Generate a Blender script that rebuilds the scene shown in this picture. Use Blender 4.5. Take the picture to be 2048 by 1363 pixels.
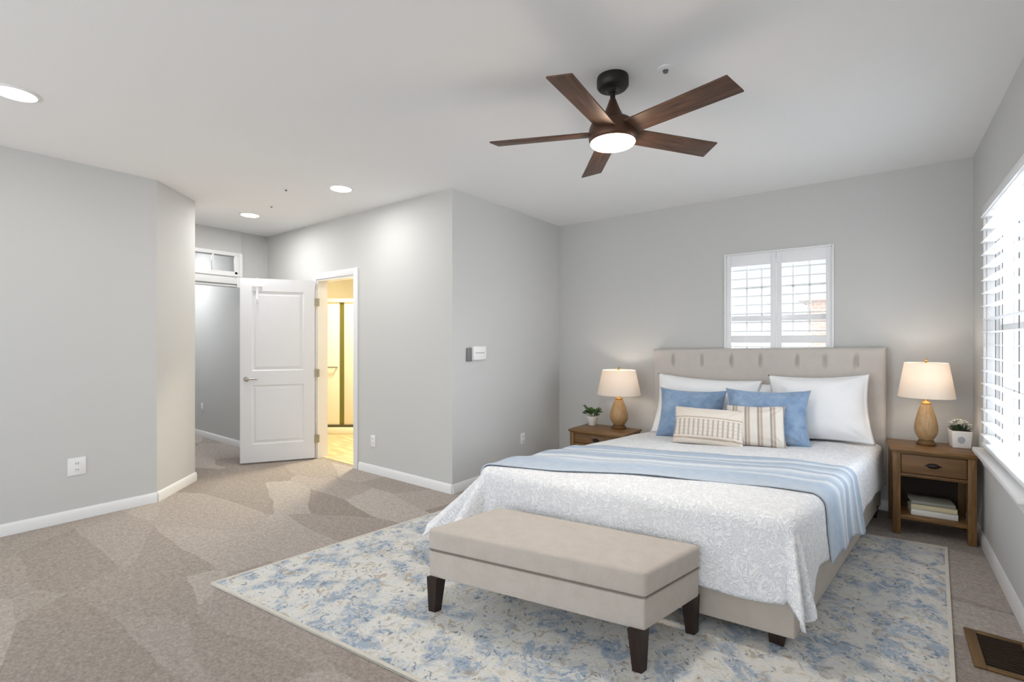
import bpy, bmesh, math, random
from mathutils import Vector, Matrix, noise
random.seed(7)
for o in list(bpy.data.objects): bpy.data.objects.remove(o)
scn = bpy.context.scene
COL = scn.collection
PI = math.pi
R = math.radians

# ------------------------------------------------------------------ camera
cam_d = bpy.data.cameras.new('camera')
cam_d.sensor_width = 36.0
cam_d.lens = 970.0 / 2048.0 * 36.0
cam_d.clip_start = 0.05
cam = bpy.data.objects.new('camera', cam_d)
COL.objects.link(cam)
cam.location = (0, 0, 1.37)
cam.rotation_euler = (R(90), 0, R(37.2))
scn.camera = cam

# ------------------------------------------------------------------ world, light, exposure
scn.view_settings.view_transform = 'Standard'
scn.view_settings.look = 'None'
scn.view_settings.gamma = 1.0
scn.view_settings.use_curve_mapping = False
scn.view_settings.exposure = 0.5
WORLD_STRENGTH = 1.75
SIDE_LOBE = 9.5
CAN_W = 9.0
FAN_W = 30.0
LAMP_W = 1.6
BATH_W = 60.0
HALL_W = 20.0

w = bpy.data.worlds.new('sky')
scn.world = w
w.use_nodes = True
nt = w.node_tree
bg = nt.nodes['Background']
tc = nt.nodes.new('ShaderNodeTexCoord')
sep = nt.nodes.new('ShaderNodeSeparateXYZ')
mp = nt.nodes.new('ShaderNodeMapRange')
mp.inputs['From Min'].default_value = -0.05
mp.inputs['From Max'].default_value = 0.35
rp = nt.nodes.new('ShaderNodeValToRGB')
rp.color_ramp.elements[0].color = (0.95, 0.975, 1.0, 1)
rp.color_ramp.elements[1].color = (0.82, 0.91, 1.0, 1)
rp.color_ramp.elements[1].position = 1.0
nt.links.new(tc.outputs['Generated'], sep.inputs[0])
nt.links.new(sep.outputs['Z'], mp.inputs['Value'])
nt.links.new(mp.outputs[0], rp.inputs[0])
nt.links.new(rp.outputs[0], bg.inputs['Color'])
# bright lobe added to the right-hand sky to light the room; dimmed towards +Y
dt = nt.nodes.new('ShaderNodeVectorMath')
dt.operation = 'DOT_PRODUCT'
dt.inputs[1].default_value = (0.90, 0.42, 0.10)
nt.links.new(tc.outputs['Generated'], dt.inputs[0])
mh = nt.nodes.new('ShaderNodeMapRange')
mh.inputs['From Min'].default_value = 0.62
mh.inputs['From Max'].default_value = 0.95
mh.inputs['To Min'].default_value = WORLD_STRENGTH
mh.inputs['To Max'].default_value = SIDE_LOBE
nt.links.new(dt.outputs['Value'], mh.inputs['Value'])
mn = nt.nodes.new('ShaderNodeMapRange')
mn.inputs['From Min'].default_value = 0.75
mn.inputs['From Max'].default_value = 0.95
mn.inputs['To Min'].default_value = 1.0
mn.inputs['To Max'].default_value = 0.45
nt.links.new(sep.outputs['Y'], mn.inputs['Value'])
mx = nt.nodes.new('ShaderNodeMath')
mx.operation = 'MULTIPLY'
nt.links.new(mh.outputs[0], mx.inputs[0])
nt.links.new(mn.outputs[0], mx.inputs[1])
nt.links.new(mx.outputs[0], bg.inputs['Strength'])


def lamp(name, kind, loc, watts, color=(1, 1, 1), size=0.1, rot=(0, 0, 0), parent=None, spot=None):
    d = bpy.data.lights.new(name, kind)
    d.energy = watts
    d.color = color
    if kind == 'AREA':
        d.shape = 'DISK'
        d.size = size
    else:
        d.shadow_soft_size = size
    if spot:
        d.spot_size = spot
        d.spot_blend = 0.6
    o = bpy.data.objects.new(name, d)
    COL.objects.link(o)
    o.location = loc
    o.rotation_euler = rot
    if parent: o.parent = parent
    return o


# ------------------------------------------------------------------ object helpers
def tag(o, label=None, cat=None, group=None, kind=None):
    if label: o['label'] = label
    if cat: o['category'] = cat
    if group: o['group'] = group
    if kind: o['kind'] = kind
    return o


def thing(name, label, cat, loc=(0, 0, 0), rz=0.0, group=None):
    o = bpy.data.objects.new(name, None)
    o.empty_display_size = 0.1
    COL.objects.link(o)
    o.location = loc
    o.rotation_euler = (0, 0, rz)
    return tag(o, label, cat, group)


def obj(name, bm, m, parent=None, smooth=True, sharp=0.7):
    bm.normal_update()
    bmesh.ops.recalc_face_normals(bm, faces=bm.faces[:])
    for f in bm.faces: f.smooth = smooth
    if smooth:
        for e in bm.edges:
            if len(e.link_faces) == 2 and e.calc_face_angle(0) > sharp: e.smooth = False
    me = bpy.data.meshes.new(name)
    bm.to_mesh(me)
    bm.free()
    o = bpy.data.objects.new(name, me)
    COL.objects.link(o)
    if m: me.materials.append(m)
    if parent: o.parent = parent
    return o


def struct(name, bm, m, parent=None, **k):
    o = obj(name, bm, m, parent, **k)
    if parent is None: o['kind'] = 'structure'
    return o


def children(o):
    return [c for c in bpy.data.objects if c.parent == o]


def copy_tree(o, parent=None):
    c = o.copy()
    COL.objects.link(c)
    if parent: c.parent = parent
    for ch in children(o): copy_tree(ch, c)
    return c


def B():
    return bmesh.new()


def box(bm, x0, x1, y0, y1, z0, z1, bev=0.0, seg=2, M=None):
    vs = [bm.verts.new((x, y, z)) for x in (x0, x1) for y in (y0, y1) for z in (z0, z1)]
    fs = [(0, 1, 3, 2), (4, 6, 7, 5), (0, 4, 5, 1), (2, 3, 7, 6), (0, 2, 6, 4), (1, 5, 7, 3)]
    faces = [bm.faces.new([vs[i] for i in f]) for f in fs]
    if M is not None: bmesh.ops.transform(bm, matrix=M, verts=vs)
    if bev > 0:
        es = list({e for f in faces for e in f.edges})
        bmesh.ops.bevel(bm, geom=es, offset=bev, segments=seg, profile=0.5, affect='EDGES', clamp_overlap=True)
    return bm


def prism(bm, pts, z0, z1, bev=0.0, seg=2):
    lo = [bm.verts.new((p[0], p[1], z0 if len(p) < 3 else p[2])) for p in pts]
    hi = [bm.verts.new((p[0], p[1], z1 if len(p) < 4 else p[3])) for p in pts]
    n = len(pts)
    faces = [bm.faces.new(lo[::-1]), bm.faces.new(hi)]
    for i in range(n):
        faces.append(bm.faces.new((lo[i], lo[(i + 1) % n], hi[(i + 1) % n], hi[i])))
    if bev > 0:
        es = list({e for f in faces for e in f.edges})
        bmesh.ops.bevel(bm, geom=es, offset=bev, segments=seg, profile=0.5, affect='EDGES', clamp_overlap=True)
    return bm


def lathe(bm, prof, n=32, c=(0, 0, 0), cap0=True, cap1=True, M=None):
    rings = []
    allv = []
    for r, z in prof:
        ring = [bm.verts.new((c[0] + r * math.cos(2 * PI * i / n), c[1] + r * math.sin(2 * PI * i / n), c[2] + z)) for i in range(n)]
        rings.append(ring)
        allv += ring
    for a, b in zip(rings, rings[1:]):
        for i in range(n):
            bm.faces.new((a[i], a[(i + 1) % n], b[(i + 1) % n], b[i]))
    if cap0: bm.faces.new(rings[0][::-1])
    if cap1: bm.faces.new(rings[-1])
    if M is not None: bmesh.ops.transform(bm, matrix=M, verts=allv)
    return bm


def tube(bm, pts, r, n=10, caps=True):
    pts = [Vector(p) for p in pts]
    rings = []
    for i, p in enumerate(pts):
        d = (pts[min(i + 1, len(pts) - 1)] - pts[max(i - 1, 0)]).normalized()
        up = Vector((0, 0, 1)) if abs(d.z) < 0.9 else Vector((1, 0, 0))
        a = d.cross(up).normalized()
        b = d.cross(a)
        rr = r[i] if isinstance(r, (list, tuple)) else r
        rings.append([bm.verts.new(p + rr * (math.cos(2 * PI * k / n) * a + math.sin(2 * PI * k / n) * b)) for k in range(n)])
    for a, b in zip(rings, rings[1:]):
        for i in range(n): bm.faces.new((a[i], a[(i + 1) % n], b[(i + 1) % n], b[i]))
    if caps:
        bm.faces.new(rings[0][::-1])
        bm.faces.new(rings[-1])
    return bm


# ------------------------------------------------------------------ materials
def srgb(r, g, b):
    f = lambda c: (c / 255 / 12.92) if c / 255 <= 0.04045 else ((c / 255 + 0.055) / 1.055) ** 2.4
    return (f(r), f(g), f(b), 1)


class Mat:
    """small node-building wrapper"""
    def __init__(s, name, rough=0.6, base=(0.8, 0.8, 0.8, 1), metal=0.0, spec=0.5):
        s.m = bpy.data.materials.new(name)
        s.m.use_nodes = True
        s.nt = s.m.node_tree
        s.p = s.nt.nodes['Principled BSDF']
        s.p.inputs['Base Color'].default_value = base
        s.p.inputs['Roughness'].default_value = rough
        s.p.inputs['Metallic'].default_value = metal
        s.p.inputs['Specular IOR Level'].default_value = spec

    def n(s, t, **k):
        nd = s.nt.nodes.new('ShaderNode' + t)
        for a, b in k.items():
            if hasattr(nd, a) and not a[0].isupper(): setattr(nd, a, b)
            else: nd.inputs[a.replace('_', ' ')].default_value = b
        return nd

    def l(s, a, b): s.nt.links.new(a, b)

    def coord(s, scale=(1, 1, 1), rot=(0, 0, 0), kind='Object'):
        t = s.n('TexCoord')
        m = s.n('Mapping')
        m.inputs['Scale'].default_value = scale
        m.inputs['Rotation'].default_value = rot
        s.l(t.outputs[kind], m.inputs[0])
        return m.outputs[0]

    def noise(s, vec, scale, detail=3, rough=0.5, dist=0.0):
        n = s.n('TexNoise')
        n.inputs['Scale'].default_value = scale
        n.inputs['Detail'].default_value = detail
        n.inputs['Roughness'].default_value = rough
        n.inputs['Distortion'].default_value = dist
        s.l(vec, n.inputs['Vector'])
        return n

    def ramp(s, fac, stops, interp='LINEAR'):
        r = s.n('ValToRGB')
        r.color_ramp.interpolation = interp
        e = r.color_ramp.elements
        while len(e) < len(stops): e.new(0.5)
        for el, (p, c) in zip(e, stops):
            el.position = p
            el.color = c if len(c) == 4 else (*c, 1)
        s.l(fac, r.inputs[0])
        return r.outputs[0]

    def mix(s, fac, a, b, mode='MIX'):
        m = s.n('Mix')
        m.data_type = 'RGBA'
        m.blend_type = mode
        for sock, v in ((m.inputs[0], fac), (m.inputs[6], a), (m.inputs[7], b)):
            if isinstance(v, (int, float, tuple)): sock.default_value = v
            else: s.l(v, sock)
        return m.outputs[2]

    def math(s, op, a, b=0.0):
        m = s.n('Math')
        m.operation = op
        for i, v in enumerate((a, b)):
            if isinstance(v, (int, float)): m.inputs[i].default_value = v
            else: s.l(v, m.inputs[i])
        return m.outputs[0]

    def bump(s, h, strength=0.3, dist=0.01):
        b = s.n('Bump')
        b.inputs['Strength'].default_value = strength
        b.inputs['Distance'].default_value = dist
        s.l(h, b.inputs['Height'])
        s.l(b.outputs[0], s.p.inputs['Normal'])

    def color(s, c): s.l(c, s.p.inputs['Base Color'])


def plain(name, rgb, rough=0.5, metal=0.0, spec=0.5):
    return Mat(name, rough, srgb(*rgb), metal, spec).m


def wall_mat(name, rgb, rough=0.85):
    a = Mat(name, rough, srgb(*rgb), spec=0.25)
    n = a.noise(a.coord(), 160, 2)
    a.bump(n.outputs[0], 0.05, 0.002)
    return a.m


def fabric(name, rgb, rgb2=None, scale=420, bump=0.25, rough=0.95):
    a = Mat(name, rough, srgb(*rgb), spec=0.15)
    v = a.coord()
    n1 = a.noise(v, scale, 2)
    n2 = a.noise(v, 14, 4, 0.6)
    c2 = srgb(*(rgb2 or tuple(int(x * 0.9) for x in rgb)))
    f = a.math('MULTIPLY', a.math('ADD', n1.outputs[0], n2.outputs[0]), 0.5)
    a.color(a.ramp(f, [(0.3, c2), (0.7, srgb(*rgb))]))
    a.bump(n1.outputs[0], bump, 0.002)
    a.p.inputs['Sheen Weight'].default_value = 0.15
    return a.m


def wood(name, dark, light, axis='X', scale=1.0, rough=0.45, knots=False):
    a = Mat(name, rough, srgb(*light), spec=0.35)
    sc = {'X': (1.2, 14, 14), 'Y': (14, 1.2, 14), 'Z': (14, 14, 1.2)}[axis]
    v = a.coord(tuple(x * scale for x in sc))
    n = a.noise(v, 2.2, 6, 0.62, 0.8)
    f = a.noise(v, 11, 3, 0.6)
    g = a.math('ADD', a.math('MULTIPLY', n.outputs[0], 0.75), a.math('MULTIPLY', f.outputs[0], 0.25))
    a.color(a.ramp(g, [(0.33, srgb(*dark)), (0.52, srgb(*[int((x + y) / 2) for x, y in zip(dark, light)])), (0.68, srgb(*light))]))
    a.bump(g, 0.12, 0.002)
    return a.m


def emitter(name, rgb, strength):
    a = Mat(name, 0.5, srgb(*rgb))
    a.p.inputs['Emission Color'].default_value = srgb(*rgb)
    a.p.inputs['Emission Strength'].default_value = strength
    return a.m


M = {}
M['wall'] = wall_mat('grey_wall_paint', (206, 206, 204))
M['ceiling'] = wall_mat('ceiling_paint', (244, 244, 244))
M['cream_wall'] = wall_mat('bathroom_wall_paint', (236, 226, 200))
M['trim'] = plain('white_trim_paint', (236, 236, 236), 0.35)
M['door'] = plain('white_door_paint', (226, 227, 230), 0.4)
M['shutter'] = plain('white_shutter_paint', (243, 244, 246), 0.4)
M['tape'] = plain('shade_grey_ladder_tape', (128, 128, 130), 0.9)  # grey stands in for the shade on the backlit tapes
M['white_plastic'] = plain('white_plastic', (240, 240, 240), 0.35)
M['grey_plastic'] = plain('grey_plastic', (120, 120, 118), 0.45)
M['slot'] = plain('dark_slot', (60, 60, 60), 0.6)
M['nickel'] = plain('satin_nickel', (176, 172, 168), 0.3, 1.0)
M['hinge'] = plain('brass_nickel_hinge', (182, 174, 150), 0.35, 1.0)
M['black_metal'] = plain('oil_rubbed_bronze', (36, 32, 30), 0.45, 0.3)
M['bronze'] = plain('brushed_dark_bronze', (92, 66, 52), 0.4, 0.6)
M['gold'] = plain('antique_gold_metal', (196, 150, 84), 0.35, 0.9)
M['dark_leg'] = wood('espresso_wood', (34, 24, 20), (58, 42, 35), 'Z', 1.0, 0.4)
M['walnut'] = wood('walnut_blade_wood', (66, 48, 40), (122, 92, 74), 'X', 1.3, 0.5)
M['ns_wood'] = wood('brown_oak_wood', (92, 66, 38), (152, 114, 70), 'X', 1.1, 0.4)
M['ns_wood_v'] = wood('brown_oak_wood_upright', (92, 66, 38), (150, 112, 69), 'Z', 1.1, 0.45)
M['ns_drawer'] = wood('brown_oak_drawer_front', (104, 76, 50), (138, 104, 70), 'X', 1.1, 0.5)
M['ns_dark'] = plain('dark_cabinet_back', (48, 34, 26), 0.7)
M['linen'] = fabric('beige_linen', (205, 195, 184), (190, 180, 168))
M['headboard'] = fabric('taupe_upholstery', (208, 201, 194), (197, 190, 183))
M['bench'] = fabric('oatmeal_bench_linen', (206, 197, 188), (190, 180, 170), 300, 0.35)
M['white_cotton'] = fabric('white_cotton', (252, 252, 253), (247, 248, 250), 300, 0.1)
M['pot'] = plain('white_glazed_pot', (240, 238, 234), 0.3)
M['soil'] = plain('potting_soil', (54, 42, 32), 0.95)
M['leaf'] = fabric('green_leaf', (74, 110, 52), (44, 76, 32), 60, 0.1, 0.5)
M['leaf_dark'] = fabric('dark_green_leaf', (70, 88, 58), (40, 56, 34), 60, 0.1, 0.5)
M['petal'] = fabric('white_petal', (246, 244, 238), (232, 228, 216), 60, 0.1, 0.6)
M['paper'] = plain('book_paper', (236, 230, 214), 0.8)
M['cover_white'] = plain('white_book_cover', (232, 230, 224), 0.45)
M['cover_grey'] = plain('grey_book_cover', (150, 150, 138), 0.45)
M['cover_cream'] = plain('cream_book_cover', (216, 206, 170), 0.45)
M['can_glow'] = emitter('downlight_lens', (255, 253, 248), 14.0)
M['fan_glow'] = emitter('fan_light_lens', (255, 236, 212), 9.0)
M['bulb'] = emitter('lamp_bulb', (255, 220, 170), 6.0)
M['metal_vent'] = plain('bronze_register_metal', (120, 92, 58), 0.45, 0.5)
M['vent_dark'] = plain('dark_register_louvers', (58, 44, 32), 0.6, 0.3)
M['shower_panel'] = plain('white_shower_panel', (244, 238, 214), 0.35)
M['olive'] = plain('olive_shower_edge', (112, 108, 40), 0.35)
M['dark_strip'] = plain('dark_shower_track', (82, 74, 48), 0.5)
M['roof'] = plain('pale_roof_shingle', (206, 202, 200), 0.9)


def glass_mat():
    a = Mat('window_glass', 0.02)
    nt = a.nt
    tr = a.n('BsdfTransparent')
    gl = a.n('BsdfGlossy')
    gl.inputs['Roughness'].default_value = 0.02
    mx = a.n('MixShader')
    mx.inputs[0].default_value = 0.03
    a.l(tr.outputs[0], mx.inputs[1])
    a.l(gl.outputs[0], mx.inputs[2])
    nt.links.new(mx.outputs[0], nt.nodes['Material Output'].inputs[0])
    return a.m


M['glass'] = glass_mat()


def shade_mat():
    a = Mat('lamp_shade_linen', 0.9, srgb(246, 238, 226), spec=0.1)
    tl = a.n('BsdfTranslucent')
    tl.inputs['Color'].default_value = srgb(250, 241, 232)
    mx = a.n('MixShader')
    mx.inputs[0].default_value = 0.32
    a.l(a.p.outputs[0], mx.inputs[1])
    a.l(tl.outputs[0], mx.inputs[2])
    a.l(mx.outputs[0], a.nt.nodes['Material Output'].inputs[0])
    n = a.noise(a.coord(), 380, 2)
    a.bump(n.outputs[0], 0.15, 0.001)
    return a.m


M['shade'] = shade_mat()


def lamp_ceramic():
    a = Mat('tan_ceramic', 0.38, srgb(178, 146, 104), spec=0.45)
    v = a.coord((60, 60, 14))
    n = a.noise(v, 1.4, 3, 0.6)
    a.color(a.ramp(n.outputs[0], [(0.3, srgb(164, 132, 92)), (0.65, srgb(186, 154, 112))]))
    a.bump(n.outputs[0], 0.12, 0.002)
    return a.m


M['ceramic'] = lamp_ceramic()
M['ceramic_foot'] = plain('bronze_lamp_foot', (112, 82, 50), 0.4, 0.3)


def carpet_mat():
    a = Mat('beige_carpet', 1.0, srgb(178, 165, 152), spec=0.05)
    v = a.coord()
    # tracks left by the vacuum: long wedges of pile lying either way
    vm = a.coord((0.9, 2.3, 1.0), (0, 0, R(-40)))
    d = a.noise(v, 1.3, 2)
    vv = a.n('VectorMath')
    vv.operation = 'MULTIPLY_ADD'
    vv.inputs[1].default_value = (0.35, 0.35, 0.0)
    a.l(d.outputs['Color'], vv.inputs[0])
    a.l(vm, vv.inputs[2])
    vo = a.n('TexVoronoi')
    vo.inputs['Scale'].default_value = 1.15
    vo.inputs['Randomness'].default_value = 1.0
    a.l(vv.outputs[0], vo.inputs['Vector'])
    sepc = a.n('SeparateColor')
    a.l(vo.outputs['Color'], sepc.inputs[0])
    track = a.ramp(sepc.outputs[0], [(0.0, srgb(172, 162, 154)), (0.5, srgb(189, 180, 173)), (1.0, srgb(204, 196, 189))])
    n1 = a.noise(v, 62, 4, 0.8)
    n2 = a.noise(v, 26, 4, 0.7)
    sp = a.ramp(n1.outputs[0], [(0.32, (0.68, 0.66, 0.64)), (0.66, (1.12, 1.12, 1.12))])
    pt = a.ramp(n2.outputs[0], [(0.34, (0.86, 0.845, 0.83)), (0.66, (1.07, 1.07, 1.07))])
    a.color(a.mix(1.0, a.mix(1.0, track, sp, 'MULTIPLY'), pt, 'MULTIPLY'))
    n3 = a.noise(v, 210, 2, 0.8)
    a.bump(a.math('ADD', n1.outputs[0], n3.outputs[0]), 0.7, 0.008)
    return a.m


M['carpet'] = carpet_mat()


def tile_floor():
    a = Mat('bathroom_tan_floor', 0.45, srgb(214, 184, 140))
    n = a.noise(a.coord((2, 8, 1), (0, 0, R(37))), 2.0, 4)
    a.color(a.ramp(n.outputs[0], [(0.35, srgb(206, 172, 126)), (0.65, srgb(228, 202, 160))]))
    return a.m


M['bath_floor'] = tile_floor()


def rug_mat():
    a = Mat('blue_cream_rug', 1.0, srgb(214, 210, 200), spec=0.05)
    v = a.coord()
    wv = a.noise(v, 4.0, 3, 0.6)
    vv = a.n('VectorMath')
    vv.operation = 'MULTIPLY_ADD'
    vv.inputs[1].default_value = (0.12, 0.16, 0.0)
    a.l(wv.outputs['Color'], vv.inputs[0])
    a.l(v, vv.inputs[2])
    W = vv.outputs[0]
    big = a.noise(W, 6.0, 4, 0.62, 0.6)
    mid = a.noise(W, 18, 3, 0.6, 1.2)
    fine = a.noise(v, 150, 3, 0.7)
    vo = a.n('TexVoronoi')
    vo.feature = 'SMOOTH_F1'
    vo.inputs['Scale'].default_value = 9.0
    a.l(W, vo.inputs['Vector'])
    cream = a.ramp(mid.outputs[0], [(0.32, srgb(205, 200, 190)), (0.48, srgb(226, 223, 216)), (0.66, srgb(212, 214, 214))])
    # pale blue wash, medium blue motifs, dark flecks, tan flecks
    m1 = a.ramp(a.math('ADD', a.math('MULTIPLY', big.outputs[0], 0.6), a.math('MULTIPLY', vo.outputs['Distance'], 0.42)),
                [(0.45, (0, 0, 0)), (0.55, (1, 1, 1))])
    broken = a.ramp(mid.outputs[0], [(0.44, (0, 0, 0)), (0.53, (1, 1, 1))])
    m1b = a.math('MULTIPLY', m1, broken)
    c = a.mix(a.math('MULTIPLY', m1, 0.28), cream, srgb(186, 198, 208))
    c = a.mix(a.math('MULTIPLY', m1b, 0.85), c, srgb(160, 174, 190))
    m2 = a.noise(W, 27, 3, 0.65, 1.5)
    k = a.math('MULTIPLY', a.ramp(m2.outputs[0], [(0.56, (0, 0, 0)), (0.63, (1, 1, 1))]), m1)
    c = a.mix(a.math('MULTIPLY', k, 0.8), c, srgb(124, 142, 166))
    v2 = a.coord((1, 1, 1), (0, 0, R(40)))
    m3 = a.noise(v2, 17, 2, 0.5, 1.0)
    c = a.mix(a.math('MULTIPLY', a.ramp(m3.outputs[0], [(0.6, (0, 0, 0)), (0.68, (1, 1, 1))]), 0.7), c, srgb(178, 164, 146))
    m4 = a.noise(v2, 26, 2, 0.5, 1.4)
    c = a.mix(a.math('MULTIPLY', a.ramp(m4.outputs[0], [(0.62, (0, 0, 0)), (0.68, (1, 1, 1))]), 0.75), c, srgb(112, 126, 142))
    sp = a.ramp(fine.outputs[0], [(0.3, (0.88, 0.88, 0.88)), (0.7, (1.05, 1.05, 1.05))])
    a.color(a.mix(1.0, c, sp, 'MULTIPLY'))
    a.bump(a.math('ADD', fine.outputs[0], mid.outputs[0]), 0.35, 0.004)
    return a.m


M['rug'] = rug_mat()
M['rug_edge'] = fabric('cream_rug_binding', (226, 220, 208), (206, 199, 188), 200, 0.4)


def quilt_mat():
    a = Mat('white_matelasse', 0.95, srgb(240, 241, 244), spec=0.1)
    v = a.coord()
    wv = a.noise(v, 5, 3, 0.6)
    vv = a.n('VectorMath')
    vv.operation = 'MULTIPLY_ADD'
    vv.inputs[1].default_value = (0.10, 0.10, 0.10)
    a.l(wv.outputs['Color'], vv.inputs[0])
    a.l(v, vv.inputs[2])
    n = a.noise(vv.outputs[0], 20, 2, 0.5, 2.2)
    line = a.ramp(n.outputs[0], [(0.40, (0, 0, 0)), (0.47, (1, 1, 1)), (0.53, (1, 1, 1)), (0.60, (0, 0, 0))])
    fine = a.noise(v, 260, 2)
    h = a.math('ADD', line, a.math('MULTIPLY', fine.outputs[0], 0.15))
    a.color(a.mix(a.math('MULTIPLY', line, 1.0), srgb(235, 237, 241), srgb(253, 253, 254)))  # darker valleys paint the quilting's relief shading into the colour
    a.bump(h, 0.5, 0.011)
    return a.m


M['quilt'] = quilt_mat()


def throw_mat():
    a = Mat('blue_striped_throw', 1.0, srgb(176, 196, 218), spec=0.1)
    t = a.n('TexCoord')
    sx = a.n('SeparateXYZ')
    a.l(t.outputs['UV'], sx.inputs[0])
    blue, pale, wht, grey = srgb(182, 197, 214), srgb(200, 210, 222), srgb(229, 232, 236), srgb(174, 187, 203)
    st = a.ramp(sx.outputs['Y'], [(0.0, grey), (0.10, blue), (0.15, wht), (0.19, grey), (0.27, pale), (0.33, wht), (0.37, blue), (0.44, grey),
                                  (0.49, wht), (0.54, pale), (0.60, blue), (0.65, wht), (0.70, pale), (0.78, blue), (1.0, pale)])
    v = a.coord()
    n = a.noise(v, 300, 2)
    n2 = a.noise(v, 25, 3)
    mul = a.ramp(n2.outputs[0], [(0.3, (0.93, 0.94, 0.95)), (0.7, (1.03, 1.03, 1.03))])
    a.color(a.mix(1.0, st, mul, 'MULTIPLY'))
    a.bump(n.outputs[0], 0.4, 0.003)
    return a.m


M['throw'] = throw_mat()


def velvet():
    a = Mat('blue_velvet', 0.85, srgb(130, 160, 196), spec=0.2)
    v = a.coord()
    n = a.noise(v, 9, 4, 0.6, 0.6)
    a.color(a.ramp(n.outputs[0], [(0.3, srgb(114, 141, 174)), (0.55, srgb(140, 165, 195)), (0.75, srgb(162, 184, 206))]))
    f = a.noise(v, 240, 2)
    a.bump(f.outputs[0], 0.2, 0.002)
    a.p.inputs['Sheen Weight'].default_value = 0.4
    return a.m


M['velvet'] = velvet()


def plaid():
    a = Mat('beige_plaid_weave', 0.95, srgb(226, 214, 198), spec=0.1)
    t = a.n('TexCoord')
    sx = a.n('SeparateXYZ')
    a.l(t.outputs['Object'], sx.inputs[0])
    X, Z = sx.outputs['X'], sx.outputs['Z']
    vert = a.math('GREATER_THAN', a.math('SINE', a.math('MULTIPLY', X, 2 * PI / 0.036)), 0.35)
    hori = a.math('GREATER_THAN', a.math('SINE', a.math('MULTIPLY', Z, 2 * PI / 0.03)), 0.7)
    band = a.math('MULTIPLY', a.math('GREATER_THAN', Z, 0.06), a.math('LESS_THAN', Z, 0.195))
    line = a.math('ADD', a.math('MULTIPLY', a.math('GREATER_THAN', Z, 0.205), a.math('LESS_THAN', Z, 0.214)),
                  a.math('MULTIPLY', a.math('GREATER_THAN', Z, 0.035), a.math('LESS_THAN', Z, 0.048)))
    c = a.mix(a.math('MULTIPLY', a.math('MULTIPLY', vert, band), 0.8), srgb(230, 221, 210), srgb(172, 166, 161))
    c = a.mix(a.math('MULTIPLY', a.math('MULTIPLY', hori, band), 0.35), c, srgb(196, 184, 166))
    c = a.mix(a.math('MULTIPLY', line, 0.75), c, srgb(178, 158, 138))
    a.color(c)
    n = a.noise(a.coord(), 260, 2)
    a.bump(n.outputs[0], 0.5, 0.003)
    return a.m


M['plaid'] = plaid()


def striped():
    a = Mat('cream_brown_stripe', 0.95, srgb(228, 220, 208), spec=0.1)
    t = a.n('TexCoord')
    sx = a.n('SeparateXYZ')
    a.l(t.outputs['Object'], sx.inputs[0])
    f = a.math('FRACT', a.math('MULTIPLY', a.math('ADD', sx.outputs['X'], 1.0), 1 / 0.088))
    lt, tan, gr = srgb(228, 222, 214), srgb(190, 174, 158), srgb(166, 158, 153)
    a.color(a.ramp(f, [(0.0, lt), (0.5, lt), (0.56, gr), (0.66, gr), (0.72, srgb(222, 208, 194)), (0.82, tan), (0.92, tan), (0.97, lt)]))
    n = a.noise(a.coord(), 260, 2)
    a.bump(n.outputs[0], 0.5, 0.003)
    return a.m


M['striped'] = striped()


def brick():
    a = Mat('red_brick', 0.9, srgb(170, 110, 90))
    b = a.n('TexBrick')
    b.inputs['Color1'].default_value = srgb(214, 176, 162)
    b.inputs['Color2'].default_value = srgb(204, 164, 150)
    b.inputs['Mortar'].default_value = srgb(220, 212, 206)
    b.inputs['Scale'].default_value = 3.0
    a.l(a.coord((1, 1, 1), (R(90), 0, 0)), b.inputs['Vector'])
    a.color(b.outputs[0])
    return a.m


M['brick'] = brick()

# ------------------------------------------------------------------ the room shell
XN, YD, YB, XR, XL, XF = -3.055, 3.14, 4.96, 0.552, -4.91, -6.42   # nook, door wall, back, right, left, far hall
HC = 2.74
Y0 = -2.6                                                          # the room runs on behind the camera
T = 0.12

b = B(); box(b, -9.2, XR + T, Y0, 5.9, -0.1, 0.0); struct('floor', b, M['carpet'])
b = B(); box(b, -9.2, XR + T, Y0, 5.9, HC, HC + 0.1); struct('ceiling', b, M['ceiling'])

# right wall, opening for the window
WY0, WY1, WZ0, WZ1 = 3.15, 4.37, 0.68, 2.22
b = B()
box(b, XR, XR + T, Y0, WY0, 0, HC); box(b, XR, XR + T, WY1, YB + T, 0, HC)
box(b, XR, XR + T, WY0, WY1, 0, WZ0); box(b, XR, XR + T, WY0, WY1, WZ1, HC)
struct('wall_right', b, M['wall'])
# back wall, opening for the small window
VX0, VX1, VZ0, VZ1 = -1.183, -0.325, 0.98, 2.186
b = B()
box(b, XN - T, VX0, YB, YB + T, 0, HC); box(b, VX1, XR, YB, YB + T, 0, HC)
box(b, VX0, VX1, YB, YB + T, 0, VZ0); box(b, VX0, VX1, YB, YB + T, VZ1, HC)
struct('wall_back', b, M['wall'])
b = B(); box(b, XN - T, XN, YD, YB, 0, HC); struct('wall_alcove', b, M['wall'])
# wall with the bathroom doorway
DX0, DX1, DZ = -5.245, -4.515, 2.085
b = B()
box(b, XF - T, DX0, YD, YD + T, 0, HC); box(b, DX1, XN - T, YD, YD + T, 0, HC); box(b, DX0, DX1, YD, YD + T, DZ, HC)
struct('wall_bathroom', b, M['wall'])
# left wall and its splayed end
b = B(); box(b, XL - T, XL, Y0, 1.462, 0, HC); struct('wall_left', b, M['wall'])
b = B(); prism(b, [(XL, 1.462), (-5.36, 1.912), (-5.46, 1.83), (XL - T, 1.40)], 0, HC); struct('wall_splay', b, M['wall'])
b = B(); box(b, -9.1, -5.36, 1.792, 1.912, 0, HC); struct('wall_corridor_side', b, M['wall'])
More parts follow.
